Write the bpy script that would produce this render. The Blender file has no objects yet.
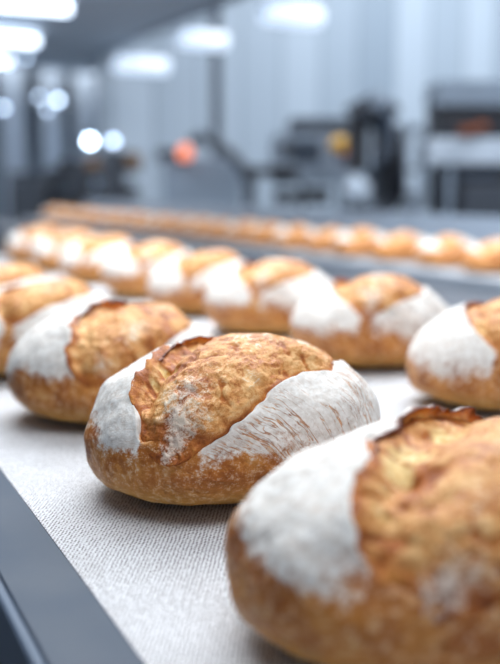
import bpy, math
import numpy as np
from math import sin, cos, pi, radians, atan, tan, sqrt
S = bpy.context.scene
C = S.collection
BZ = 0.90                      # height of the conveyor belts above the floor
H = 0.305                      # camera above the belt
FPX = 950.0
PITCH = atan(144 / FPX); YAW = radians(25.485)

# ---------------------------------------------------------------- helpers
def at(px, py, d):
    """point of the place seen at photo pixel (px,py) at distance d along the view axis"""
    f = (sin(YAW)*cos(PITCH), cos(YAW)*cos(PITCH), -sin(PITCH))
    r = (cos(YAW), -sin(YAW), 0)
    u = (r[1]*f[2]-r[2]*f[1], r[2]*f[0]-r[0]*f[2], r[0]*f[1]-r[1]*f[0])
    a = (px-250)/FPX; b = (332-py)/FPX
    return np.array([(f[i]+a*r[i]+b*u[i])*d for i in range(3)]) + np.array([0, 0, BZ+H])

def tag(o, label=None, cat=None, group=None, kind=None):
    if label: o['label'] = label
    if cat: o['category'] = cat
    if group: o['group'] = group
    if kind: o['kind'] = kind
    return o

def empty(name, loc=(0, 0, 0), rz=0):
    o = bpy.data.objects.new(name, None); C.objects.link(o)
    o.location = loc; o.rotation_euler = (0, 0, rz); o.empty_display_size = .05
    return o

class MB:
    def __init__(s): s.v = []; s.f = []; s.sm = []
    def add(s, vs, fs, smooth=False):
        n = len(s.v); s.v += [tuple(v) for v in vs]
        s.f += [tuple(i+n for i in f) for f in fs]; s.sm += [smooth]*len(fs)
        return s
    def box(s, x0, x1, y0, y1, z0, z1, ch=0.0):
        if ch <= 0:
            vs = [(x, y, z) for z in (z0, z1) for y in (y0, y1) for x in (x0, x1)]
            return s.add(vs, [(0,2,3,1), (4,5,7,6), (0,1,5,4), (2,6,7,3), (0,4,6,2), (1,3,7,5)])
        # chamfered box: stack of rings
        rings = []
        for z, c in ((z0, ch), (z0+ch, 0), (z1-ch, 0), (z1, ch)):
            k = ch
            rings.append([(x0+c+k, y0+c, z), (x1-c-k, y0+c, z), (x1-c, y0+c+k, z), (x1-c, y1-c-k, z),
                          (x1-c-k, y1-c, z), (x0+c+k, y1-c, z), (x0+c, y1-c-k, z), (x0+c, y0+c+k, z)])
        vs = [p for r in rings for p in r]; fs = []
        for i in range(3):
            for j in range(8):
                fs.append((i*8+j, i*8+(j+1) % 8, (i+1)*8+(j+1) % 8, (i+1)*8+j))
        fs.append(tuple(range(7, -1, -1))); fs.append(tuple(range(24, 32)))
        return s.add(vs, fs)
    def tube(s, pts, r, n=12, cap=True):
        P = [np.array(p, float) for p in pts]
        rr = r if isinstance(r, (list, tuple)) else [r]*len(P)
        vs = []; fs = []
        for i, p in enumerate(P):
            t = (P[min(i+1, len(P)-1)] - P[max(i-1, 0)]); t /= np.linalg.norm(t)
            a = np.cross(t, (0, 0, 1)) if abs(t[2]) < .9 else np.cross(t, (1, 0, 0))
            a /= np.linalg.norm(a); b = np.cross(t, a)
            for j in range(n):
                q = 2*pi*j/n; vs.append(p + rr[i]*(cos(q)*a + sin(q)*b))
        for i in range(len(P)-1):
            for j in range(n):
                fs.append((i*n+j, i*n+(j+1) % n, (i+1)*n+(j+1) % n, (i+1)*n+j))
        s.add(vs, fs, True)
        if cap:
            k = len(s.v)-len(vs)
            s.f += [tuple(k+j for j in range(n-1, -1, -1)), tuple(k+(len(P)-1)*n+j for j in range(n))]; s.sm += [False]*2
        return s
    def ball(s, c, r, n=16, sz=1.0):
        vs = [(c[0], c[1], c[2]+r*sz)]; fs = []
        m = n//2
        for i in range(1, m):
            t = pi*i/m
            for j in range(n):
                q = 2*pi*j/n; vs.append((c[0]+r*sin(t)*cos(q), c[1]+r*sin(t)*sin(q), c[2]+r*sz*cos(t)))
        vs.append((c[0], c[1], c[2]-r*sz))
        for j in range(n): fs.append((0, 1+j, 1+(j+1) % n))
        for i in range(m-2):
            for j in range(n):
                a = 1+i*n+j; b = 1+i*n+(j+1) % n; fs.append((a, a+n, b+n, b))
        L = len(vs)-1
        for j in range(n): fs.append((L, L-n+(j+1) % n, L-n+j))
        return s.add(vs, fs, True)
    def build(s, name, m, parent=None, loc=(0, 0, 0)):
        me = bpy.data.meshes.new(name); me.from_pydata(s.v, [], s.f)
        me.polygons.foreach_set('use_smooth', s.sm); me.update()
        me.materials.append(m)
        o = bpy.data.objects.new(name, me); C.objects.link(o); o.location = loc
        if parent: o.parent = parent
        return o

def copy_tree(o, parent=None):
    c = o.copy(); C.objects.link(c); c.parent = parent
    for ch in list(o.children): copy_tree(ch, c)
    return c

# ---------------------------------------------------------------- numpy noise
def _hash(ix, iy, iz, seed):
    h = (ix.astype(np.int64)*374761393 + iy.astype(np.int64)*668265263 + iz.astype(np.int64)*2147483647 + seed*974634777) & 0xffffffff
    h = ((h ^ (h >> 13))*1274126177) & 0xffffffff
    h = ((h ^ (h >> 16))*2246822519) & 0xffffffff
    return ((h ^ (h >> 15)) & 0xffff)/65535.0*2-1
def vnoise(p, sc, seed=0):
    q = p/sc; i = np.floor(q); f = q-i; f = f*f*f*(f*(f*6-15)+10)
    r = 0
    for dx in (0, 1):
        wx = f[:, 0] if dx else 1-f[:, 0]
        for dy in (0, 1):
            wy = f[:, 1] if dy else 1-f[:, 1]
            for dz in (0, 1):
                wz = f[:, 2] if dz else 1-f[:, 2]
                r = r + wx*wy*wz*_hash(i[:, 0]+dx, i[:, 1]+dy, i[:, 2]+dz, seed)
    return r
def fbm(p, sc, seed=0, oct=4, gain=.5):
    r = 0; a = 1.0; t = 0
    for k in range(oct):
        r = r + a*vnoise(p+k*7.31, sc, seed+k*17); t += a; a *= gain; sc *= .5
    return r/t*1.6
def ridge(p, sc, seed=0, oct=3):
    r = 0; a = 1.0; t = 0
    for k in range(oct):
        r = r + a*(1-2*np.abs(vnoise(p+k*3.7, sc, seed+k*13))); t += a; a *= .55; sc *= .5
    return r/t
def sstep(a, b, x):
    t = np.clip((x-a)/(b-a), 0, 1); return t*t*(3-2*t)

# ---------------------------------------------------------------- materials
def mat(name):
    m = bpy.data.materials.new(name); m.use_nodes = True
    return m, m.node_tree, m.node_tree.nodes['Principled BSDF']
class NT:
    def __init__(s, nt): s.nt = nt
    def n(s, t, **k):
        o = s.nt.nodes.new(t)
        for a, v in k.items():
            setattr(o, a, v)
        return o
    def l(s, a, b): s.nt.links.new(a, b)
    def put(s, sock, v):
        if hasattr(v, 'is_output') or isinstance(v, bpy.types.NodeSocket): s.l(v, sock)
        else: sock.default_value = v
    def math(s, op, a, b=0.0, c=None, clamp=False):
        o = s.n('ShaderNodeMath', operation=op, use_clamp=clamp)
        s.put(o.inputs[0], a); s.put(o.inputs[1], b)
        if c is not None: s.put(o.inputs[2], c)
        return o.outputs[0]
    def ss(s, x, a, b, o0=0.0, o1=1.0):
        o = s.n('ShaderNodeMapRange', interpolation_type='SMOOTHSTEP')
        s.put(o.inputs[0], x); o.inputs[1].default_value = a; o.inputs[2].default_value = b
        o.inputs[3].default_value = o0; o.inputs[4].default_value = o1
        return o.outputs[0]
    def noise(s, vec, scale, detail=4, rough=.55, dist=0):
        o = s.n('ShaderNodeTexNoise'); s.put(o.inputs['Vector'], vec)
        o.inputs['Scale'].default_value = scale; o.inputs['Detail'].default_value = detail
        o.inputs['Roughness'].default_value = rough; o.inputs['Distortion'].default_value = dist
        return o.outputs[0]
    def mix(s, f, a, b):
        o = s.n('ShaderNodeMix', data_type='RGBA'); s.put(o.inputs[0], f)
        s.put(o.inputs[6], a); s.put(o.inputs[7], b); return o.outputs[2]
    def ramp(s, f, stops):
        o = s.n('ShaderNodeValToRGB'); s.put(o.inputs[0], f); e = o.color_ramp.elements
        while len(e) < len(stops): e.new(.5)
        for el, (p, c) in zip(e, stops): el.position = p; el.color = (*c, 1)
        return o.outputs[0]
    def bump(s, h, strength, dist, normal=None):
        o = s.n('ShaderNodeBump'); s.put(o.inputs['Height'], h)
        o.inputs['Strength'].default_value = strength; o.inputs['Distance'].default_value = dist
        if normal: s.l(normal, o.inputs['Normal'])
        return o.outputs[0]

def rgb(r, g, b): # sRGB 0-255 to linear
    f = lambda c: (c/255/12.92) if c/255 <= .04045 else ((c/255+.055)/1.055)**2.4
    return (f(r), f(g), f(b))

def simple(name, col, rough=.5, metal=0.0, var=.08, bump=.0, nscale=6):
    m, nt, b = mat(name); t = NT(nt)
    co = t.n('ShaderNodeTexCoord').outputs['Object']
    n = t.noise(co, nscale, 4)
    c1 = tuple(max(0, c*(1-var)) for c in col); c2 = tuple(min(1, c*(1+var)) for c in col)
    t.l(t.mix(t.ss(n, .3, .7), (*c1, 1), (*c2, 1)), b.inputs['Base Color'])
    b.inputs['Metallic'].default_value = metal
    t.l(t.ss(n, .2, .8, max(.02, rough-.07), min(1, rough+.07)), b.inputs['Roughness'])
    if bump: t.l(t.bump(t.noise(co, nscale*8, 3), .3, bump), b.inputs['Normal'])
    return m
def glow(name, col, strength, base=(.8, .8, .8)):
    m, nt, b = mat(name); t = NT(nt)
    b.inputs['Base Color'].default_value = (*base, 1)
    b.inputs['Emission Color'].default_value = (*col, 1)
    b.inputs['Emission Strength'].default_value = strength
    return m

def crust_material():
    m, nt, b = mat('floured_bread_crust'); t = NT(nt)
    co = t.n('ShaderNodeTexCoord').outputs['Object']
    oi = t.n('ShaderNodeObjectInfo').outputs['Random']
    sh = t.n('ShaderNodeVectorMath', operation='ADD'); t.l(co, sh.inputs[0])
    cx = t.n('ShaderNodeCombineXYZ'); t.l(t.math('MULTIPLY', oi, 3.0), cx.inputs[0]); t.l(t.math('MULTIPLY', oi, 5.0), cx.inputs[1])
    t.l(cx.outputs[0], sh.inputs[1]); P = sh.outputs[0]
    mk = t.n('ShaderNodeAttribute', attribute_name='mask'); sp = t.n('ShaderNodeSeparateColor'); t.l(mk.outputs['Color'], sp.inputs[0])
    R, G, B = sp.outputs                       # flour cover, slit lip, height share
    fl = t.n('ShaderNodeAttribute', attribute_name='flow').outputs['Vector']
    # baked crust
    n1 = t.noise(P, 30, 5, .6); n2 = t.noise(P, 140, 5, .65); n3 = t.noise(P, 520, 3, .6)
    tone = t.math('ADD', t.math('MULTIPLY', n1, .6), t.math('MULTIPLY', n2, .4))
    brown = t.ramp(tone, [(.30, rgb(118, 60, 20)), (.44, rgb(170, 98, 38)), (.55, rgb(204, 134, 62)), (.72, rgb(226, 172, 100))])
    gold = t.ramp(tone, [(.30, rgb(176, 108, 40)), (.5, rgb(214, 158, 78)), (.7, rgb(232, 192, 120))])
    base = t.mix(t.ss(t.math('ADD', B, t.math('MULTIPLY', t.math('SUBTRACT', n1, .5), .35)), .30, .08), brown, gold)
    # fine flour specks over the bare crust
    speck = t.ss(t.math('ADD', t.math('MULTIPLY', n2, .6), t.math('MULTIPLY', n3, .4)), .50, .64)
    base = t.mix(t.math('MULTIPLY', speck, .5), base, (*rgb(236, 214, 184), 1))
    # flour coat: solid where R is high, breaks into flecks where it thins
    brk = t.math('ADD', t.math('ADD', t.math('MULTIPLY', n1, .7), t.math('MULTIPLY', n2, 1.15)), t.math('MULTIPLY', n3, .5))
    cov = t.ss(t.math('ADD', t.math('MULTIPLY', R, 1.7), t.math('SUBTRACT', brk, 1.175)), .60, 1.05)
    # cracks in the coat run away from the slash
    warp = t.n('ShaderNodeVectorMath', operation='MULTIPLY_ADD')
    wn = t.n('ShaderNodeTexNoise'); t.l(P, wn.inputs['Vector']); wn.inputs['Scale'].default_value = 28; wn.inputs['Detail'].default_value = 3
    t.l(wn.outputs['Color'], warp.inputs[0]); warp.inputs[1].default_value = (.10, .10, .1); t.l(fl, warp.inputs[2])
    st = t.n('ShaderNodeVectorMath', operation='MULTIPLY'); t.l(warp.outputs[0], st.inputs[0]); st.inputs[1].default_value = (1.0, .06, 1)
    cn = t.noise(st.outputs[0], 6.5, 4, .6)
    ln = t.math('ABSOLUTE', t.math('SUBTRACT', cn, .5))
    ln2 = t.math('ABSOLUTE', t.math('SUBTRACT', t.noise(st.outputs[0], 15, 3, .6), .5))
    crk = t.math('MAXIMUM', t.ss(ln, .015, .004), t.math('MULTIPLY', t.ss(ln2, .016, .003), .8))
    gate = t.math('MULTIPLY', crk, t.ss(t.noise(P, 20, 3), .38, .50))
    gate = t.math('MULTIPLY', gate, G, clamp=True)
    white = t.mix(t.ss(n2, .3, .7), (*rgb(216, 208, 198), 1), (*rgb(240, 237, 232), 1))
    cov2 = t.math('MULTIPLY', cov, t.math('SUBTRACT', 1.0, t.math('MULTIPLY', gate, .8)))
    col = t.mix(t.math('MULTIPLY', cov2, .96), base, white)
    t.l(col, b.inputs['Base Color'])
    t.l(t.ss(cov2, 0, 1, .50, .92), b.inputs['Roughness'])
    b.inputs['Specular IOR Level'].default_value = .35
    h = t.math('ADD', t.math('MULTIPLY', n2, .6), t.math('MULTIPLY', n3, .35))
    h = t.math('SUBTRACT', h, t.math('MULTIPLY', gate, .9))
    t.l(t.bump(h, .7, .0016), b.inputs['Normal'])
    return m

def bloom_material():
    m, nt, b = mat('torn_bread_bloom'); t = NT(nt)
    co = t.n('ShaderNodeTexCoord').outputs['Object']
    oi = t.n('ShaderNodeObjectInfo').outputs['Random']
    sh = t.n('ShaderNodeVectorMath', operation='ADD'); t.l(co, sh.inputs[0])
    cx = t.n('ShaderNodeCombineXYZ'); t.l(t.math('MULTIPLY', oi, 4.0), cx.inputs[0]); t.l(cx.outputs[0], sh.inputs[1]); P = sh.outputs[0]
    mk = t.n('ShaderNodeAttribute', attribute_name='mask'); sp = t.n('ShaderNodeSeparateColor'); t.l(mk.outputs['Color'], sp.inputs[0])
    R, G, B = sp.outputs                       # pale crumb, toasted rim, flour dust
    n1 = t.noise(P, 38, 5, .6); n2 = t.noise(P, 150, 5, .68, .6); n3 = t.noise(P, 600, 3)
    tone = t.math('ADD', t.math('ADD', t.math('MULTIPLY', n1, .42), t.math('MULTIPLY', n2, .45)), t.math('MULTIPLY', n3, .13))
    c = t.ramp(tone, [(.34, rgb(128, 62, 20)), (.43, rgb(180, 104, 44)), (.50, rgb(212, 148, 82)), (.58, rgb(230, 180, 120)), (.70, rgb(242, 214, 168))])
    rim = t.ramp(tone, [(.36, rgb(104, 44, 12)), (.5, rgb(170, 92, 30)), (.66, rgb(216, 146, 68))])
    c = t.mix(t.ss(t.math('ADD', G, t.math('MULTIPLY', t.math('SUBTRACT', n2, .5), .8)), .25, .75), c, rim)
    pale = t.ramp(n2, [(.35, rgb(214, 160, 86)), (.55, rgb(238, 212, 150)), (.7, rgb(248, 234, 196))])
    c = t.mix(t.ss(R, .10, .5), c, pale)
    d = t.math('ADD', B, t.math('ADD', t.math('MULTIPLY', t.math('SUBTRACT', n2, .5), 1.3), t.math('MULTIPLY', t.math('SUBTRACT', n3, .5), .7)))
    dust = t.math('MULTIPLY', t.ss(d, .38, .80), .75)
    c = t.mix(dust, c, (*rgb(238, 228, 214), 1))
    t.l(c, b.inputs['Base Color'])
    t.l(t.ss(n1, .3, .7, .45, .65), b.inputs['Roughness']); b.inputs['Specular IOR Level'].default_value = .35
    h = t.math('ADD', t.math('MULTIPLY', n2, .8), t.math('MULTIPLY', n3, .3))
    t.l(t.bump(h, .8, .0025), b.inputs['Normal'])
    return m

def ear_material():
    m, nt, b = mat('toasted_crust_edge'); t = NT(nt)
    co = t.n('ShaderNodeTexCoord').outputs['Object']
    n2 = t.noise(co, 120, 5, .65)
    mk = t.n('ShaderNodeAttribute', attribute_name='mask'); sp = t.n('ShaderNodeSeparateColor'); t.l(mk.outputs['Color'], sp.inputs[0])
    F = t.math('ADD', sp.outputs[1], t.math('MULTIPLY', t.math('SUBTRACT', n2, .5), 1.4))
    c = t.ramp(F, [(.0, rgb(232, 184, 112)), (.4, rgb(206, 132, 58)), (.72, rgb(168, 90, 30)), (1.0, rgb(104, 46, 14))])
    fl = t.ss(t.math('SUBTRACT', sp.outputs[0], t.math('MULTIPLY', F, .55)), .35, .62)
    t.l(t.mix(fl, c, (*rgb(226, 220, 210), 1)), b.inputs['Base Color'])
    b.inputs['Roughness'].default_value = .5
    t.l(t.bump(n2, .6, .002), b.inputs['Normal'])
    return m

def belt_material():
    m, nt, b = mat('woven_belt_canvas'); t = NT(nt)
    co = t.n('ShaderNodeTexCoord').outputs['Object']
    mp = t.n('ShaderNodeMapping'); t.l(co, mp.inputs[0]); mp.inputs['Rotation'].default_value = (0, 0, radians(45)); mp.inputs['Scale'].default_value = (1/.0027, 1/.0048, 1)
    wn = t.n('ShaderNodeTexNoise'); t.l(co, wn.inputs['Vector']); wn.inputs['Scale'].default_value = 60; wn.inputs['Detail'].default_value = 2
    w = t.n('ShaderNodeVectorMath', operation='MULTIPLY_ADD'); t.l(wn.outputs['Color'], w.inputs[0]); w.inputs[1].default_value = (.5, .5, 0); t.l(mp.outputs[0], w.inputs[2])
    v = t.n('ShaderNodeTexVoronoi', voronoi_dimensions='2D'); t.l(w.outputs[0], v.inputs['Vector'])
    v.inputs['Scale'].default_value = 1.0; v.inputs['Randomness'].default_value = .28
    dist = v.outputs['Distance']; cv = t.n('ShaderNodeSeparateColor'); t.l(v.outputs['Color'], cv.inputs[0])
    dot = t.ss(dist, .42, .20)
    big = t.noise(co, 9, 4)
    thr = t.math('MULTIPLY', dot, t.ss(t.math('ADD', cv.outputs[0], t.math('MULTIPLY', big, .8)), .2, 1.1, .35, 1.0))
    base = t.mix(t.ss(big, .3, .7), (*rgb(206, 204, 204), 1), (*rgb(222, 221, 222), 1))
    c = t.mix(t.math('MULTIPLY', thr, .95), base, (*rgb(76, 62, 56), 1))
    t.l(c, b.inputs['Base Color']); b.inputs['Roughness'].default_value = .85
    b.inputs['Specular IOR Level'].default_value = .2
    t.l(t.bump(t.math('SUBTRACT', 1.0, dot), .6, .0007), b.inputs['Normal'])
    return m

def floor_material():
    return simple('epoxy_floor', rgb(96, 98, 102), .5, 0, .1, 0, 2)

def panel_wall():
    m, nt, b = mat('pale_wall_panels'); t = NT(nt)
    co = t.n('ShaderNodeTexCoord').outputs['Object']; sx = t.n('ShaderNodeSeparateXYZ'); t.l(co, sx.inputs[0])
    cell = t.math('FLOOR', t.math('DIVIDE', sx.outputs[0], .62))
    wn = t.n('ShaderNodeTexWhiteNoise', noise_dimensions='1D'); t.l(cell, wn.inputs['W'])
    fr = t.math('FRACT', t.math('DIVIDE', sx.outputs[0], .62))
    gap = t.ss(t.math('ABSOLUTE', t.math('SUBTRACT', fr, .5)), .44, .49)
    c = t.mix(wn.outputs[0], (*rgb(140, 154, 168), 1), (*rgb(186, 198, 210), 1))
    t.l(t.mix(t.math('MULTIPLY', gap, .6), c, (*rgb(104, 116, 130), 1)), b.inputs['Base Color'])
    b.inputs['Roughness'].default_value = .4
    return m

M = dict(crust=crust_material(), bloom=bloom_material(), ear=ear_material(), belt=belt_material(),
    steel=simple('brushed_steel', rgb(50, 62, 78), .66, .0, .08, 0, 9),
    steel_m=simple('lip_steel', rgb(78, 92, 110), .6, 0, .08, 0, 9),
    steel_d=simple('dark_steel', rgb(66, 72, 82), .55, .15, .1, 0, 9),
    steel_l=simple('pale_steel', rgb(140, 148, 158), .45, .1, .05, 0, 4),
    black=simple('black_plastic', rgb(36, 38, 46), .5, 0, .1),
    white=simple('white_enamel', rgb(196, 208, 222), .45, 0, .04),
    grey=simple('grey_enamel', rgb(134, 148, 164), .5, 0, .06),
    wall=panel_wall(),
    wall_d=simple('far_wall_paint', rgb(112, 128, 146), .6, 0, .08, 0, .5),
    ceil=simple('ceiling_paint', rgb(196, 208, 220), .8, 0, .06, 0, .6),
    floor=floor_material(),
    orange=glow('orange_lamp_glass', rgb(240, 120, 80), 1.2, (.8, .3, .15)),
    yellow=simple('yellow_plastic', rgb(245, 185, 30), .4, 0, .05),
    toast=simple('baked_orange_crust', rgb(150, 78, 34), .6, 0, .2, 0, 20),
    bronze=simple('bronze_motor', rgb(120, 90, 60), .5, 0, .1),
    tube=glow('tube_light_glass', rgb(215, 232, 255), 5.0),
    reflected_tube=glow('tube_reflection_glow', rgb(205, 225, 250), 1.05),  # glow that imitates tube lights mirrored in the wall
    spark=glow('lamp_glass_bright', rgb(205, 230, 255), 26.0),
    spark2=glow('lamp_glass_mid', rgb(200, 222, 250), 12.0),
    spark3=glow('lamp_glass_low', rgb(190, 212, 240), 7.0),
)

# ---------------------------------------------------------------- loaf
class LoafShape:
    def __init__(s, a=.147, b=.122, zc=.060, zt=.097, seed=1, alpha=50, L=1.35, W=.62, c0=(0, 0), valley=1.0, taper=0.0, fe=.62, holes=()):
        s.holes = holes
        s.fe = fe
        s.a, s.b, s.zc, s.zt, s.seed = a, b, zc, zt, seed
        al = radians(alpha); s.eu = np.array([sin(al), cos(al)]); s.ev = np.array([cos(al), -sin(al)])
        s.L, s.W, s.c0, s.valley, s.taper = L, W, c0, valley, taper
    def base(s, p, q):
        th = np.sqrt(p*p+q*q)+1e-9; cx, cy = p/th, q/th
        up = th < pi/2
        n = np.where(up, 2.15, 2.9)
        sn = np.abs(np.sin(th))**(2/n); cs = np.abs(np.cos(th))**(2/n)
        # slightly squared plan outline
        k = (np.abs(cx)**2.25+np.abs(cy)**2.25)**(-1/2.25)
        x = s.a*sn*cx*k; y = s.b*sn*cy*k
        y = y*(1+s.taper*x/s.a)
        z = s.zc+np.where(up, s.zt*cs, -s.zc*cs)
        P = np.stack([x, y, z], 1)
        N = np.stack([x/s.a**2, y/s.b**2, (z-s.zc)/np.where(up, s.zt, s.zc)**2], 1)
        N /= np.linalg.norm(N, axis=1)[:, None]+1e-12
        lump = fbm(P, .11, s.seed, 3)*.008
        lump = lump*sstep(.0, .03, z)
        P = P+N*lump[:, None]
        P[:, 2] = np.maximum(P[:, 2], 0.0)
        return P, N
    def uv(s, p, q):
        d0 = p-s.c0[0]; d1 = q-s.c0[1]
        return d0*s.eu[0]+d1*s.eu[1], d0*s.ev[0]+d1*s.ev[1]
    def pq(s, u, v):
        return s.c0[0]+u*s.eu[0]+v*s.ev[0], s.c0[1]+u*s.eu[1]+v*s.ev[1]
    def w(s, u, side):
        x = np.clip(1-(np.abs(u)/s.L)**2.0, 0, 1)
        r = s.W*np.where(u < 0, x**s.fe, x**.75)
        nz = np.stack([u*1.0, side*np.ones_like(u)*3.1, np.zeros_like(u)], 1)
        return r*(1+.10*vnoise(nz, .30, s.seed+5)+.05*vnoise(nz, .09, s.seed+6))

def mesh_obj(name, V, F, m, parent, mask, flow=None):
    me = bpy.data.meshes.new(name)
    me.vertices.add(len(V)); me.vertices.foreach_set('co', V.astype(np.float32).ravel())
    me.loops.add(F.size); me.loops.foreach_set('vertex_index', F.astype(np.int32).ravel())
    me.polygons.add(len(F))
    me.polygons.foreach_set('loop_start', np.arange(0, F.size, 4, dtype=np.int32))
    me.polygons.foreach_set('loop_total', np.full(len(F), 4, dtype=np.int32))
    me.update(calc_edges=True); me.validate()
    me.polygons.foreach_set('use_smooth', np.ones(len(me.polygons), dtype=bool))
    at_ = me.color_attributes.new('mask', 'FLOAT_COLOR', 'POINT')
    at_.data.foreach_set('color', np.concatenate([mask, np.ones((len(V), 1))], 1).astype(np.float32).ravel())
    if flow is not None:
        fa = me.attributes.new('flow', 'FLOAT_VECTOR', 'POINT'); fa.data.foreach_set('vector', flow.astype(np.float32).ravel())
    me.materials.append(m)
    o = bpy.data.objects.new(name, me); C.objects.link(o); o.parent = parent
    return o

def cube_sphere(n):
    g = np.linspace(-1, 1, n+1); g = np.tan(g*pi/4)
    A, Bq = np.meshgrid(g, g, indexing='ij'); o = np.ones_like(A)
    faces = [(A, Bq, o), (Bq, A, -o), (o, A, Bq), (-o, Bq, A), (Bq, o, A), (A, -o, Bq)]
    vs = []; fs = []; off = 0
    for f in faces:
        P = np.stack([c.ravel() for c in f], 1); vs.append(P)
        idx = np.arange((n+1)*(n+1)).reshape(n+1, n+1)+off
        fs.append(np.stack([idx[:-1, :-1].ravel(), idx[1:, :-1].ravel(), idx[1:, 1:].ravel(), idx[:-1, 1:].ravel()], 1))
        off += (n+1)**2
    V = np.concatenate(vs); F = np.concatenate(fs)
    key = np.round(V*1e5).astype(np.int64)
    _, first, inv = np.unique(key, axis=0, return_index=True, return_inverse=True)
    inv = inv.ravel()
    V = V[first]; F = inv[F]
    V = V/np.linalg.norm(V, axis=1)[:, None]
    return V, F

def make_loaf(sh, n, name='bread_loaf', flour=(.35, .62), ears=True, dust=.5):
    root = empty(name)
    # ---- crust
    D, F = cube_sphere(n)
    th = np.arccos(np.clip(D[:, 2], -1, 1)); rho = np.hypot(D[:, 0], D[:, 1])+1e-12
    p = th*D[:, 0]/rho; q = th*D[:, 1]/rho
    u, v = sh.uv(p, q)
    side = np.sign(v); side[side == 0] = 1
    w = sh.w(u, side)
    step = (pi/2)/n
    near = (np.abs(np.abs(v)-w) < step*.6) & (w > .02) & (np.abs(u) < sh.L)
    v = np.where(near, side*w, v)
    p, q = sh.pq(u, v)
    P, N = sh.base(p, q)
    inside = np.where(np.abs(u) < sh.L, w-np.abs(v), -1)
    out = np.where(np.abs(u) < sh.L, np.abs(v)-w, np.hypot(np.maximum(np.abs(u)-sh.L, 0), v))
    lipn = .6+.5*vnoise(P, .03, sh.seed+9)
    ft = sstep(-sh.L*.72, -sh.L*.92, u+.10*fbm(P, .03, sh.seed+12, 3))      # 1 where the slash has healed into the crust
    lip = .0056*np.exp(-np.maximum(out, 0)/.14)*lipn*sstep(0, .25, w/sh.W)*(inside <= 1e-6)*(1-ft)
    sink = -.036*sstep(0, .07, inside)*(1-ft)
    z = P[:, 2]
    fine = fbm(P, .016, sh.seed+20, 3)*.0009+fbm(P, .05, sh.seed+21, 2)*.0016
    P = P+N*((lip+sink+fine)*sstep(.0, .02, z))[:, None]
    P[:, 2] = np.maximum(P[:, 2], 0)
    hz = P[:, 2]/(sh.zc+sh.zt)
    # flour lies on both flaps, not on the band that opened in front of the slash
    nn = fbm(P, .05, sh.seed+30, 3)
    band = sstep(.14, -.02, np.abs(v)-sh.W*.50*(0 if sh.fe > .9 else .7))*sstep(sh.L*.70, sh.L*.90, np.abs(u))
    band = np.maximum(band, ft*sstep(-.02, .03, inside))
    fr = sstep(flour[0]-.20, flour[1], hz+.12*nn)*(1-band*.85)
    fr = fr*(1-sstep(0, .03, inside))
    crk = np.where(side > 0, 1.0, .25)*sstep(.0, .1, out)
    flow = np.stack([u, np.abs(v), side*1.0], 1)
    o = mesh_obj('crust', P, F, M['crust'], root, np.stack([fr, crk, hz], 1), flow)
    # ---- bloom
    nu = int(n*1.7); nv = int(n*1.25)
    U, T = np.meshgrid(np.linspace(-1, 1, nu), np.linspace(-1, 1, nv), indexing='ij')
    u = (np.sin(U*pi/2)*sh.L*.995).ravel(); t = T.ravel()
    sd = np.where(t < 0, -1.0, 1.0)
    v = t*(sh.w(u, sd)+.012)
    p, q = sh.pq(u, v); P, N = sh.base(p, q)
    wn = sh.w(u, sd)/sh.W
    full = sstep(.0, .5, wn)
    dome = (1-np.abs(t)**2.4)*(.30+.70*sstep(-.9, .15, t))
    fb = sstep(-sh.L*.66, -sh.L*.95, u)
    h = (-.0050+.0130*dome*full+.0035*dome)*(1-fb)-.0012*fb
    big = fbm(P, .035, sh.seed+40, 3)
    rdg = ridge(P, .020, sh.seed+41, 4)
    fin = fbm(P, .006, sh.seed+42, 3)
    cr = sstep(.55, .9, ridge(P*np.array([1, 1, 1]), .034, sh.seed+43, 2))   # cracks
    h = h+(big*.0024+rdg*.0018+fin*.0013-cr*.0030*(1-fb))*sstep(1.0, .8, np.abs(t))
    # torn valley with open pockets inside the left edge
    win = sstep(-1.22, -.95, u)*sstep(sh.L*.98, sh.L*.6, u)*sh.valley
    tv = -.66+.05*vnoise(np.stack([u, u*0, u*0], 1), .25, sh.seed+50)
    val = np.exp(-((t-tv)/.15)**2)*win
    strands = ridge(np.stack([u*3.2+t*1.3, t*.5, u*0], 1), .55, sh.seed+51, 3)
    pock = sstep(-.35, .45, -strands+.15)
    h = h-val*(.0090+.0100*pock)+win*.0085*np.exp(-((t+1.0)/.13)**2)*(1+.5*strands)
    pale = val*pock*1.3
    hol = 0*u
    for hu, hv, hr in sh.holes:
        hol = np.maximum(hol, np.exp(-(((u-hu)/hr)**2+((v-hv)/hr/.8)**2)**1.5))
    h = h-hol*.011; pale = pale*(1-hol)
    rim = np.clip(sstep(.80, .97, np.abs(t))+.12*np.exp(-((t-tv)/.25)**2)*win, 0, 1)
    rim = np.clip(rim+.7*sstep(.45, .75, np.abs(t))*sstep(.15, .75, u/sh.L)*(t > 0)*1.0, 0, 1)
    rim = np.maximum(np.maximum(rim, cr*.85), hol*1.6)
    dn = fbm(P, .045, sh.seed+60, 3)
    dst = np.clip(dust*(.95+.9*dn)*np.exp(-((t-.15)/.70)**2), 0, 1)*(1-val)*(1-hol)
    # browner towards the front tip, where the slash fades into the crust
    P = P+N*h[:, None]
    P[:, 2] = np.maximum(P[:, 2], .001)
    rim = np.maximum(rim, .8*sstep(-.66, -.90, u/sh.L))
    I = np.arange(nu*nv).reshape(nu, nv)
    Fb = np.stack([I[:-1, :-1].ravel(), I[1:, :-1].ravel(), I[1:, 1:].ravel(), I[:-1, 1:].ravel()], 1)[:, ::-1]
    mesh_obj('bloom', P, Fb, M['bloom'], root, np.stack([pale, rim, dst], 1))
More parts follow.
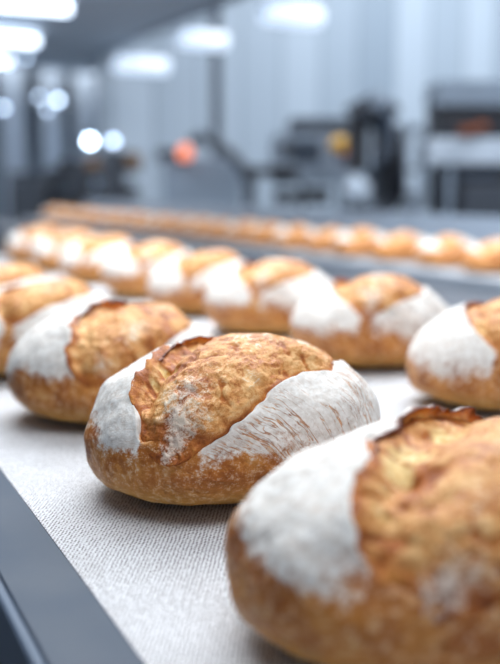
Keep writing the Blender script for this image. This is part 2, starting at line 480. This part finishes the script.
    # ---- ears: torn toasted edges curling up along the slash
    if ears:
        specs = [(-1, -.30, .96, .0115, 1), (1, .15, .80, .0060, 2)]
        for sd_, u0, u1, hh, k in specs:
            ne = max(24, int(n*1.4)); ms = 8
            uu = np.linspace(u0*sh.L, u1*sh.L, ne)
            e = np.linspace(0, 1, ne)
            prof = sstep(0, .35, e)*sstep(1, .85, e)
            jag = 1+.22*vnoise(np.stack([uu, uu*0+k, uu*0], 1), .05, sh.seed+70)+.25*vnoise(np.stack([uu, uu*0+k, uu*0], 1), .2, sh.seed+71)
            ws = sh.w(uu, np.full(ne, float(sd_)))
            outer = []; inner = []; mo = []; mi = []
            for j in range(ms):
                f = j/(ms-1)
                vv = sd_*(ws+.045-f*.055-.03*f*f)
                pp, qq = sh.pq(uu, vv); Pp, Nn = sh.base(pp, qq)
                lift = (-.0015+hh*prof*jag*(1-(1-f)**1.5))
                th_ = .0013*(1-.7*f)+.0002
                nz = fbm(Pp+np.array([0, 0, f*.02]), .007, sh.seed+72, 2)*.0007
                outer.append(Pp+Nn*(lift+nz+th_*.5)[:, None])
                ii = sd_*(ws+.045-f*.055-.03*f*f-.028-.03*(1-f))
                pp, qq = sh.pq(uu, ii); Pi, Ni = sh.base(pp, qq)
                strand = np.maximum(0, ridge(np.stack([uu*6, uu*0+f*.35, uu*0], 1), .30, sh.seed+73, 2))*.0022*(1-f)
                inner.append(Pi+Ni*(lift-.0004+nz)[:, None] - sd_*0*Ni + Ni*strand[:, None])
                mo.append(np.stack([np.full(ne, 1.0), np.full(ne, f), np.zeros(ne)], 1))
                mi.append(np.stack([np.full(ne, 0.0), np.full(ne, f), np.zeros(ne)], 1))
            ring = outer+inner[::-1]; mk = mo+mi[::-1]
            Vv = np.concatenate(ring); K = len(ring); I = np.arange(K*ne).reshape(K, ne)
            I2 = np.concatenate([I, I[:1]], 0)
            Fe = np.stack([I2[:-1, :-1].ravel(), I2[1:, :-1].ravel(), I2[1:, 1:].ravel(), I2[:-1, 1:].ravel()], 1)
            mesh_obj('ear', Vv, Fe, M['ear'], root, np.concatenate(mk))
    return root

def place(o, x, y, rz=0, sc=1.0, z=BZ, sx=1.0, hz=.89):
    o.location = (x, y, z+.0012); o.rotation_euler = (0, 0, radians(rz)); o.scale = (sc*sx, sc, sc*hz)

G1 = 'floured loaves on the near conveyor belt'
# hero
hero = make_loaf(LoafShape(seed=11, alpha=50, L=1.58, W=.57, c0=(.13, -.09), fe=.5), 170, flour=(.32, .78))
place(hero, .396, .870, 0, 1.02, hz=.91)
tag(hero, 'sharply focused floured loaf at the centre of the picture, torn golden slash facing us', 'bread', G1)
# front right
front = make_loaf(LoafShape(seed=23, alpha=50, L=1.50, W=.62, c0=(.30, -.25), valley=.8, fe=.5, holes=((-.60, -.30, .12),)), 120, flour=(.36, 1.0), dust=.34)
place(front, .397, .522, 0, 1.03, hz=.86)
tag(front, 'large blurred floured loaf nearest the camera at the bottom right', 'bread', G1)
left = make_loaf(LoafShape(seed=37, alpha=36, L=1.38, W=.50, c0=(.10, -.32), valley=.8, fe=.5), 100, flour=(.34, .90), dust=.36)
place(left, .385, 1.218, 0, .985, hz=.94)
tag(left, 'floured loaf directly behind and left of the sharply focused one', 'bread', G1)
mids = [make_loaf(LoafShape(seed=51, alpha=36, L=1.25, W=.60, valley=.3, fe=1.0, c0=(.08, .02)), 64, flour=(.24, .98), dust=.4),
        make_loaf(LoafShape(seed=66, alpha=44, L=1.25, W=.52, valley=.3, fe=1.0, c0=(.05, 0)), 64, flour=(.24, .98), dust=.4)]
used = [False, False]
def mid(k):
    if not used[k]:
        used[k] = True; return mids[k]
    return copy_tree(mids[k])
rowA = [(1.575, 1, 8, 'third floured loaf back in the left row, cut by the left picture edge'),
        (1.93, 1, 4, 'fourth loaf back in the left row, only its white shoulder showing at the left edge')]
for y, k, r, lab in rowA:
    o = mid(k); place(o, .37, y, r); tag(o, lab, 'bread', G1)
rowB = [(1.05, 1, 3, 'white-dusted loaf cut by the right picture edge, beside the nearest loaf'),
        (1.405, 0, 0, 'loaf with a broad V-shaped golden slash, second in the right row'),
        (1.80, 0, -4, 'third loaf of the right row, just left of the one with the broad V slash'),
        (2.15, 1, 2, 'fourth loaf of the right row, counted from the right picture edge'),
        (2.55, 0, 5, 'fifth loaf of the right row, above the left row\'s second loaf'),
        (3.0, 1, -3, 'sixth loaf of the right row, blurred with white shoulders'),
        (3.46, 0, 4, 'seventh loaf of the right row, next to its far end'),
        (3.92, 0, 3, 'farthest loaf of the right row, at the far end of the near belt')]
for y, k, r, lab in rowB:
    o = mid(k); place(o, .91, y, r); tag(o, lab, 'bread', G1)

# second conveyor loaves (low detail, copies)
smallb = make_loaf(LoafShape(seed=81, alpha=40, L=1.35, W=.55, valley=.2), 26, flour=(.62, 1.12), ears=False)
smallb2 = make_loaf(LoafShape(seed=95, alpha=30, L=1.35, W=.45, valley=.2), 26, flour=(.58, 1.08), ears=False)
G2 = 'loaves in a row on the far conveyor'
ys = [2.12+.31*i for i in range(24)]
for i, y in enumerate(ys):
    src = (smallb, smallb2)[i % 2]
    o = src if i < 2 else copy_tree(src)
    place(o, 2.31+.01*sin(i*2.3), y, (i*37 % 9)-4, .97+.03*sin(i*1.7))
    o.scale = (o.scale[0]*.9, o.scale[1]*1.13, o.scale[2]*.82)
    tag(o, 'small blurred golden loaf in the row on the far conveyor', 'bread', G2)

# ---------------------------------------------------------------- conveyors
Y0, Y1 = -.45, 12.0
cv = empty('conveyor', (0.9, 4.3, 0)); tag(cv, 'near bakery conveyor with white woven belt and steel side rails', 'conveyor')
def rel(mb, name, m, parent=cv, top=None):
    L = parent.location; mb.v = [(v[0]-L[0], v[1]-L[1], v[2]-L[2]) for v in mb.v]
    return mb.build(name, m, parent)
YE = 4.45
mb = MB(); mb.box(.187, 1.50, Y0, YE, BZ-.006, BZ); rel(mb, 'belt', M['belt'])
mb = MB(); mb.box(.127, .1885, Y0, YE, BZ-.052, BZ+.0015, .0035); sr = rel(mb, 'side_rail', M['steel'])
mb = MB(); mb.box(.119, .1275, Y0, YE, BZ-.052, BZ+.004, .002); rel(mb, 'rail_lip', M['steel_m'])
mb = MB(); mb.box(1.499, 1.56, Y0, YE, BZ-.052, BZ+.0015, .0035); rel(mb, 'side_rail', M['steel_d'])
mb = MB(); mb.box(.20, 1.49, Y0+.02, YE-.02, BZ-.045, BZ-.0065); rel(mb, 'bed', M['steel_d'])
mb = MB(); mb.tube([(.19, YE, BZ-.03), (1.50, YE, BZ-.03)], .028, 20); rel(mb, 'roller', M['steel_d'])
for y in (.2, 2.2, 4.2):
    for x in (.26, 1.46):
        mb = MB(); mb.box(x-.03, x+.03, y-.03, y+.03, 0, BZ-.045, .004); rel(mb, 'leg', M['steel_d'])

cv2 = empty('conveyor', (2.5, 6, 0)); tag(cv2, 'far conveyor running alongside, carrying the distant row of golden loaves', 'conveyor')
Y2 = 9.7
mb = MB(); mb.box(2.14, 2.70, .6, Y2, BZ-.006, BZ); rel(mb, 'belt', M['belt'], cv2)
mb = MB(); mb.box(2.07, 2.142, .6, Y2, BZ-.07, BZ+.004, .006); rel(mb, 'side_rail', M['steel_l'], cv2)
mb = MB(); mb.box(2.698, 2.90, .6, Y2, BZ-.07, BZ+.015, .006); rel(mb, 'side_rail', M['grey'], cv2)
mb = MB(); mb.box(2.72, 2.74, .6, Y2, BZ+.014, BZ+.18, .004); rel(mb, 'side_guard', M['grey'], cv2)
mb = MB(); mb.box(2.08, 2.88, .65, Y2-.05, BZ-.38, BZ-.071); rel(mb, 'bed', M['steel_d'], cv2)
for y in (1, 3.8, 6.6, 9.4):
    for x in (2.11, 2.84):
        mb = MB(); mb.box(x-.03, x+.03, y-.03, y+.03, 0, BZ-.38, .004); rel(mb, 'leg', M['steel_d'], cv2)

# dark steel cover between the two belts
mb = MB(); mb.box(1.575, 2.05, -.3, 10.5, BZ-.07, BZ-.04, .004)
for y in (0, 2, 4, 6, 8, 10):
    mb.box(1.62, 1.67, y, y+.05, 0, BZ-.069); mb.box(1.88, 1.93, y, y+.05, 0, BZ-.069)
o = mb.build('walkway_cover', M['steel_d']); tag(o, 'dark steel cover plate filling the gap between the two conveyors', 'cover plate')

# ---------------------------------------------------------------- the hall
def struct(name, mb, m):
    o = mb.build(name, m); o['kind'] = 'structure'; return o
CE = 2.905         # low ceiling height
mb = MB(); mb.box(-3, 14, -3, 21, -.1, 0); struct('floor', mb, M['floor'])
mb = MB(); mb.box(-3, 3.62, -3, 21, CE, CE+.1); struct('ceiling', mb, M['ceil'])
mb = MB(); mb.box(3.62, 8, 12.15, 21, CE, CE+.1); struct('ceiling_corridor', mb, M['ceil'])
mb = MB(); mb.box(3.62, 13.2, -3, 12.15, 6.0, 6.1); struct('ceiling_hall', mb, M['ceil'])
mb = MB(); mb.box(3.62, 3.8, -3, 12, CE-.0, 6.0); struct('wall_bulkhead', mb, M['wall_d'])
mb = MB(); mb.box(3.62, 13.2, 12, 12.15, 0, 6.0); struct('wall_back', mb, M['wall'])
mb = MB(); mb.box(-3, 8, 20, 20.15, 0, CE); struct('wall_far', mb, M['wall_d'])
mb = MB(); mb.box(13.0, 13.2, -3, 12, 0, 6.0); struct('wall_right', mb, M['wall'])
mb = MB(); mb.box(-3.15, -3, -3, 21, 0, CE); struct('wall_left', mb, M['wall_d'])

# tall post in front of the back wall
a = at(217, 188, 11.5)
mb = MB(); mb.box(a[0]-.055, a[0]+.055, a[1]-.04, a[1]+.04, 0, 5.9, .01)
o = mb.build('steel_post', M['steel_d']); tag(o, 'tall dark steel post standing in front of the pale back wall', 'post')

# tube lights of the low ceiling, across the room
def tube_light(x0, x1, y, z, m, lab, grp, r=.05):
    t = empty('tube_light', ((x0+x1)/2, y, z)); tag(t, lab, 'ceiling light', grp)
    L = t.location
    mb = MB(); mb.box(x0-L[0], x1-L[0], -.06, .06, .03, .09, .008); mb.build('housing', M['white'], t)
    mb = MB(); mb.tube([(x0-L[0]+.03, 0, 0), (x1-L[0]-.03, 0, 0)], r, 12); mb.build('tube', m, t)
    for sx in (x0-L[0]+.2, x1-L[0]-.2):
        mb = MB(); mb.tube([(sx, 0, .08), (sx, 0, .085+max(.02, 5.99-z-.09 if x0 > 3.5 else CE-z-.09))], .006, 6); mb.build('hanger', M['grey'], t)
for px, py, d, w, lab in ((72, 8, 8.3, 2.2, 'bright tube light at the top left, nearest of the ceiling rows'),
                       (40, 41, 10.2, 2.2, 'bright tube light second from the top at the left edge'),
                       (13, 61, 11.9, 2.2, 'short lit end of the third tube light down the left edge')):
    a = at(px, py, d); tube_light(a[0]-w, a[0], a[1], min(a[2], CE-.1), M['tube'], lab, 'lit tube lights under the left ceiling', .055)
for px0, px1, py, d, lab in ((262, 336, 13, 9.2, 'glowing stand-in for a tube light reflection at the top centre of the wall'),
                       (178, 236, 38, 10.3, 'glowing stand-in for a tube light reflection beside the dark post'),
                       (113, 178, 63, 11.0, 'glowing stand-in for a tube light reflection at the left end of the pale wall')):
    a = at(px0, py, d); b2 = at(px1, py, d)
    tube_light(a[0], a[0]+(b2[0]-a[0])/cos(YAW)*.92, a[1], a[2], M['reflected_tube'], lab, 'glowing stand-ins for reflections in the pale wall', .10)  # glowing tubes added in place of reflections on the wall

# round lamps far away
for i, (px, py, d, r, m, lab) in enumerate(((39, 97, 12.8, .034, 'spark3', 'small round lamp on the left, dimmer of the close pair'),
                          (58, 100, 13, .04, 'spark2', 'small round lamp on the left, brighter of the close pair'),
                          (47, 110, 12.7, .03, 'spark3', 'faint small round lamp just below the close pair'),
                          (90, 141, 13, .055, 'spark', 'brightest round lamp above the machines on the left'),
                          (113, 141, 11.5, .05, 'spark3', 'softer round lamp right of the brightest one'),
                          (3, 108, 12.7, .045, 'spark3', 'soft round lamp cut by the left picture edge'),
                          (26, 58, 12, .03, 'spark3', 'faint round lamp beside the short lit tube'))):
    a = at(px, py, d)
    t = empty('pendant_lamp', a); tag(t, lab, 'lamp', 'small round hanging lamps')
    mb = MB(); mb.ball((0, 0, 0), r, 12); mb.build('bulb', M[m], t)
    mb = MB(); mb.tube([(0, 0, r*.8), (0, 0, r+.05)], [r*.7, r*.35], 12)
    mb.tube([(0, 0, r+.05), (0, 0, (CE if a[0] < 3.6 else CE)-a[2])], .008, 6); mb.build('hanger', M['grey'], t)

# ---------------------------------------------------------------- machines behind
def turn(p):
    """world point in the frame of the machine line, which stands at an angle to the conveyors"""
    return np.array([p[0]*cos(YAW)-p[1]*sin(YAW), p[0]*sin(YAW)+p[1]*cos(YAW), p[2]])
def machine(name, base, lab, cat, parts, group=None):
    t = empty(name, base, -YAW); tag(t, lab, cat, group)
    b = turn(base)
    for pn, mb, m in parts:
        mb.v = [(v[0]-b[0], v[1]-b[1], v[2]-b[2]) for v in mb.v]
        mb.build(pn, M[m], t)
    return t
def B(px0, px1, py0, py1, d, depth=.4, ch=.01, floor=False):
    mb = MB(); a = turn(at(px0, py1, d)); b = turn(at(px1, py0, d))
    mb.box(a[0], b[0], a[1], a[1]+depth, 0 if floor else a[2], b[2], ch)
    return mb
def Tb(pts, d, r):
    return MB().tube([turn(at(x, y, d)) for x, y in pts], r, 10)
def Ball(px, py, d, r): return MB().ball(turn(at(px, py, d)), r, 14)

d = 6.0; a = at(465, 215, d)
machine('packing_machine', (a[0], a[1], 0), 'large grey machine with dark open bays at the right edge', 'machine', [
    ('hood', B(436, 545, 80, 106, d, .42), 'grey'),
    ('dark_bay', B(438, 545, 107, 136, d+.05, .42), 'black'),
    ('front_panel', B(428, 545, 138, 164, d-.02, .42), 'white'),
    ('lower_frame', B(440, 545, 166, 214, d+.05, .42), 'black'),
    ('side_post', B(446, 452, 168, 225, d, .1), 'grey'),
    ('screen_panel', B(458, 500, 172, 180, d, .05), 'steel'),
    ('tray', B(462, 540, 184, 226, d, .05), 'steel_d'),
    ('foot', B(440, 545, 214, 250, d+.1, .3, floor=True), 'steel_d')])
a = at(474, 130, d-.1)
for k, (px, py) in enumerate(((466, 131), (481, 127))):
    mb = MB(); c = at(px, py, d-.12); mb.ball(c-np.array([0, 0, 0]), .05, 12, .6)
    mb.v = [(v[0]-c[0], v[1]-c[1], v[2]-c[2]) for v in mb.v]
    o = mb.build('bread_roll', M['toast'], None, c)
    tag(o, ('small brown roll in the dark bay of the right machine, left one', 'small brown roll in the dark bay of the right machine, right one')[k], 'bread', 'rolls in the right machine')
d = 6.6; a = at(412, 215, d)
machine('rack_trolley', (a[0], a[1], 0), 'pale upright rack standing left of the large right machine', 'rack', [
    ('post', B(401, 407, 128, 230, d, .08, floor=True), 'white'), ('post', B(420, 425, 128, 230, d, .08, floor=True), 'white'),
    ('top', B(400, 426, 124, 130, d, .5), 'grey'),
    ('shelf', B(402, 424, 168, 171, d+.05, .45), 'steel_d'), ('shelf', B(402, 424, 190, 218, d+.05, .45), 'white')])
d = 6.2; a = at(375, 215, d)
machine('robot_arm', (a[0], a[1], 0), 'dark jointed robot arm leaning over the far line', 'robot arm', [
    ('base', B(350, 392, 205, 235, d, .4, floor=True), 'steel_d'),
    ('column', B(349, 368, 122, 172, d+.1, .25), 'black'),
    ('upper_arm', Tb([(352, 118), (378, 104), (392, 118)], d, .09), 'steel_d'),
    ('forearm', Tb([(388, 112), (386, 150), (360, 190)], d-.05, .05), 'steel'),
    ('joint', Ball(379, 103, d-.05, .07), 'grey'),
    ('gripper', Ball(357, 190, d-.1, .09), 'white'),
    ('cable', Tb([(372, 118), (395, 140), (396, 200)], d+.1, .06), 'black'),
    ('housing', B(376, 398, 125, 210, d+.25, .3), 'steel_d')])
d = 7.5; a = at(305, 215, d)
machine('dough_divider', (a[0], a[1], 0), 'wide grey machine with a sloping hood in the middle background', 'machine', [
    ('hood', B(290, 356, 118, 136, d+.1, .7), 'steel_d'),
    ('cabinet', B(272, 348, 134, 184, d, .8), 'grey'),
    ('door', B(292, 322, 140, 164, d-.03, .04), 'steel'),
    ('handle', Tb([(284, 142), (291, 152)], d-.06, .05), 'steel_d'),
    ('table', B(244, 298, 166, 176, d-.2, .3), 'black'),
    ('tray', B(274, 300, 190, 204, d-.1, .3), 'black'),
    ('tray', B(306, 330, 188, 204, d-.1, .3), 'black'),
    ('leg', B(252, 256, 176, 230, d, .06, floor=True), 'steel_d'), ('leg', B(300, 305, 184, 230, d, .06, floor=True), 'steel_d'),
    ('leg', B(338, 343, 184, 230, d, .06, floor=True), 'steel_d')])
c = at(340, 144, 7.25)
t = empty('warning_lamp', c); tag(t, 'yellow warning cap glowing beside the robot arm', 'warning lamp')
MB().ball((0, 0, 0), .075, 14, .8).build('cap', M['yellow'], t)
MB().tube([(.03, .0, -.02), (.10, 0, -.03)], .045, 12).build('socket', M['orange'], t)
MB().tube([(0, 0, -.04), (0, 0, -.10), (.07, .145, -.10)], .02, 10).build('bracket', M['black'], t)
d = 9.3; a = at(190, 215, d)
machine('oven_feeder', (a[0], a[1], 0), 'pale cabinet machine with a black top box left of the curved pipe', 'machine', [
    ('cabinet', B(164, 240, 158, 232, d, .8, floor=True), 'grey'),
    ('panel', B(200, 222, 166, 210, d-.03, .03), 'white'),
    ('top_box', B(157, 186, 149, 161, d-.1, .3), 'black'),
    ('dark_strip', B(172, 180, 172, 206, d-.02, .02), 'steel_d')])  # narrow dark strip set on the cabinet front
c = at(185, 153, 9.0)
t = empty('signal_lamp', c); tag(t, 'orange-red signal lamp on the black box', 'signal lamp')
MB().ball((0, 0, 0), .07, 14, 1.2).build('lens', M['orange'], t); MB().tube([(0, 0, -.05), (0, 0, -.1)], .04, 10).build('socket', M['black'], t); MB().tube([(0, 0, -.08), (-.03, .19, -.08)], .02, 10).build('bracket', M['black'], t)
mb = MB().tube([at(x, y, 8.6) for x, y in [(190, 143), (200, 137), (216, 142), (234, 156), (246, 172), (250, 192), (250, 232)]]+[at(250, 232, 8.6)*np.array([1, 1, 0])], .055, 10)
o = mb.build('curved_pipe', M['steel_d']); tag(o, 'dark curved pipe arching down in front of the pale wall', 'pipe')
d = 10.0; a = at(130, 215, d)
machine('mixer', (a[0], a[1], 0), 'dark dough mixer with bronze motor left of the pale cabinet', 'mixer', [
    ('head', B(122, 138, 152, 172, d, .4), 'black'), ('motor', Ball(134, 162, d-.2, .08), 'bronze'),
    ('bowl', B(120, 136, 184, 197, d, .4), 'black'), ('column', B(104, 122, 150, 215, d+.2, .4), 'steel_d'),
    ('base', B(104, 140, 200, 225, d+.1, .5, floor=True), 'steel_d')])
d = 11.4; a = at(90, 215, d)
machine('mixer', (a[0], a[1], 0), 'second dark mixer with a brown motor under the brightest lamp', 'mixer', [
    ('head', B(84, 102, 158, 176, d, .4), 'steel_d'), ('motor', Ball(93, 165, d-.2, .09), 'bronze'),
    ('column', B(74, 88, 160, 225, d+.2, .4), 'steel_d'), ('base', B(70, 104, 190, 225, d+.1, .5, floor=True), 'black')])
d = 12.4; a = at(62, 215, d)
machine('mixer', (a[0], a[1], 0), 'farthest small dark mixer at the left', 'mixer', [
    ('head', B(58, 70, 160, 178, d, .4), 'black'), ('column', B(48, 60, 168, 225, d+.2, .4), 'steel_d'),
    ('base', B(44, 74, 192, 225, d+.1, .5, floor=True), 'steel_d')])
d = 11.6; a = at(20, 215, d)
machine('work_table', (a[0], a[1], 0), 'dark work table at the far left', 'table', [
    ('top', B(8, 44, 172, 180, d, .6), 'steel_d'), ('cabinet', B(10, 42, 181, 225, d+.05, .5, floor=True), 'steel_d')])
for i, (px, w_) in enumerate(((4, 14), (44, 12), (78, 12))):
    p0 = at(px, 190, 13.5+.3*i); p1 = at(px+w_, 78, 13.5+.3*i)
    mb = MB(); mb.box(p0[0], p1[0]+.05, p0[1], p0[1]+.04, .3, CE)
    o = mb.build('strip_curtain', M['white'])
    tag(o, ('pale hanging strip curtain at the left picture edge', 'pale hanging strip curtain below the two round lamps', 'pale hanging strip curtain under the brightest lamp')[i], 'curtain', 'pale hanging strips far left')

# ---------------------------------------------------------------- lights
def area(name, loc, rot, sx, sy, power, col=(.87, .935, 1)):
    l = bpy.data.lights.new(name, 'AREA'); l.shape = 'RECTANGLE'; l.size = sx; l.size_y = sy; l.energy = power; l.color = col
    o = bpy.data.objects.new(name, l); C.objects.link(o); o.location = loc; o.rotation_euler = rot
    o['label'] = 'unseen overhead light over the hall'; o['category'] = 'lamp'
    return o
area('overhead_light', (1.3, 2.6, CE-.03), (0, 0, 0), 2.6, 2.0, 166)
area('overhead_light', (.2, .4, CE-.03), (0, 0, 0), 1.6, 1.2, 34)
area('overhead_light', (8.2, 8.2, 5.8), (0, 0, 0), 6, 5, 640, (.88, .94, 1))
area('overhead_light', (5.6, 2.6, 5.8), (radians(18), 0, -YAW), 3, 3, 330, (.90, .95, 1))  # front fill added to brighten the machines, unseen
area('overhead_light', (1.5, 8.5, CE-.03), (0, 0, 0), 2, 5, 130, (.92, .96, 1))
area('overhead_light', (3, 15.5, CE-.03), (0, 0, 0), 3, 4, 110, (.92, .96, 1))
w = bpy.data.worlds.new('World'); S.world = w; w.use_nodes = True
bg = w.node_tree.nodes['Background']; bg.inputs[0].default_value = (.80, .88, 1, 1); bg.inputs[1].default_value = .6

# ---------------------------------------------------------------- camera
cam = bpy.data.cameras.new('camera'); co = bpy.data.objects.new('camera', cam); C.objects.link(co)
co.location = (0, 0, BZ+H); co.rotation_euler = (pi/2-PITCH, 0, -YAW)
cam.sensor_fit = 'VERTICAL'; cam.sensor_height = 36; cam.lens = FPX/664*36
cam.dof.use_dof = True; cam.dof.focus_distance = .86; cam.dof.aperture_fstop = 2.47
cam.clip_start = .05
S.camera = co
S.view_settings.view_transform = 'Standard'; S.view_settings.look = 'None'
S.view_settings.exposure = 0; S.view_settings.gamma = 1
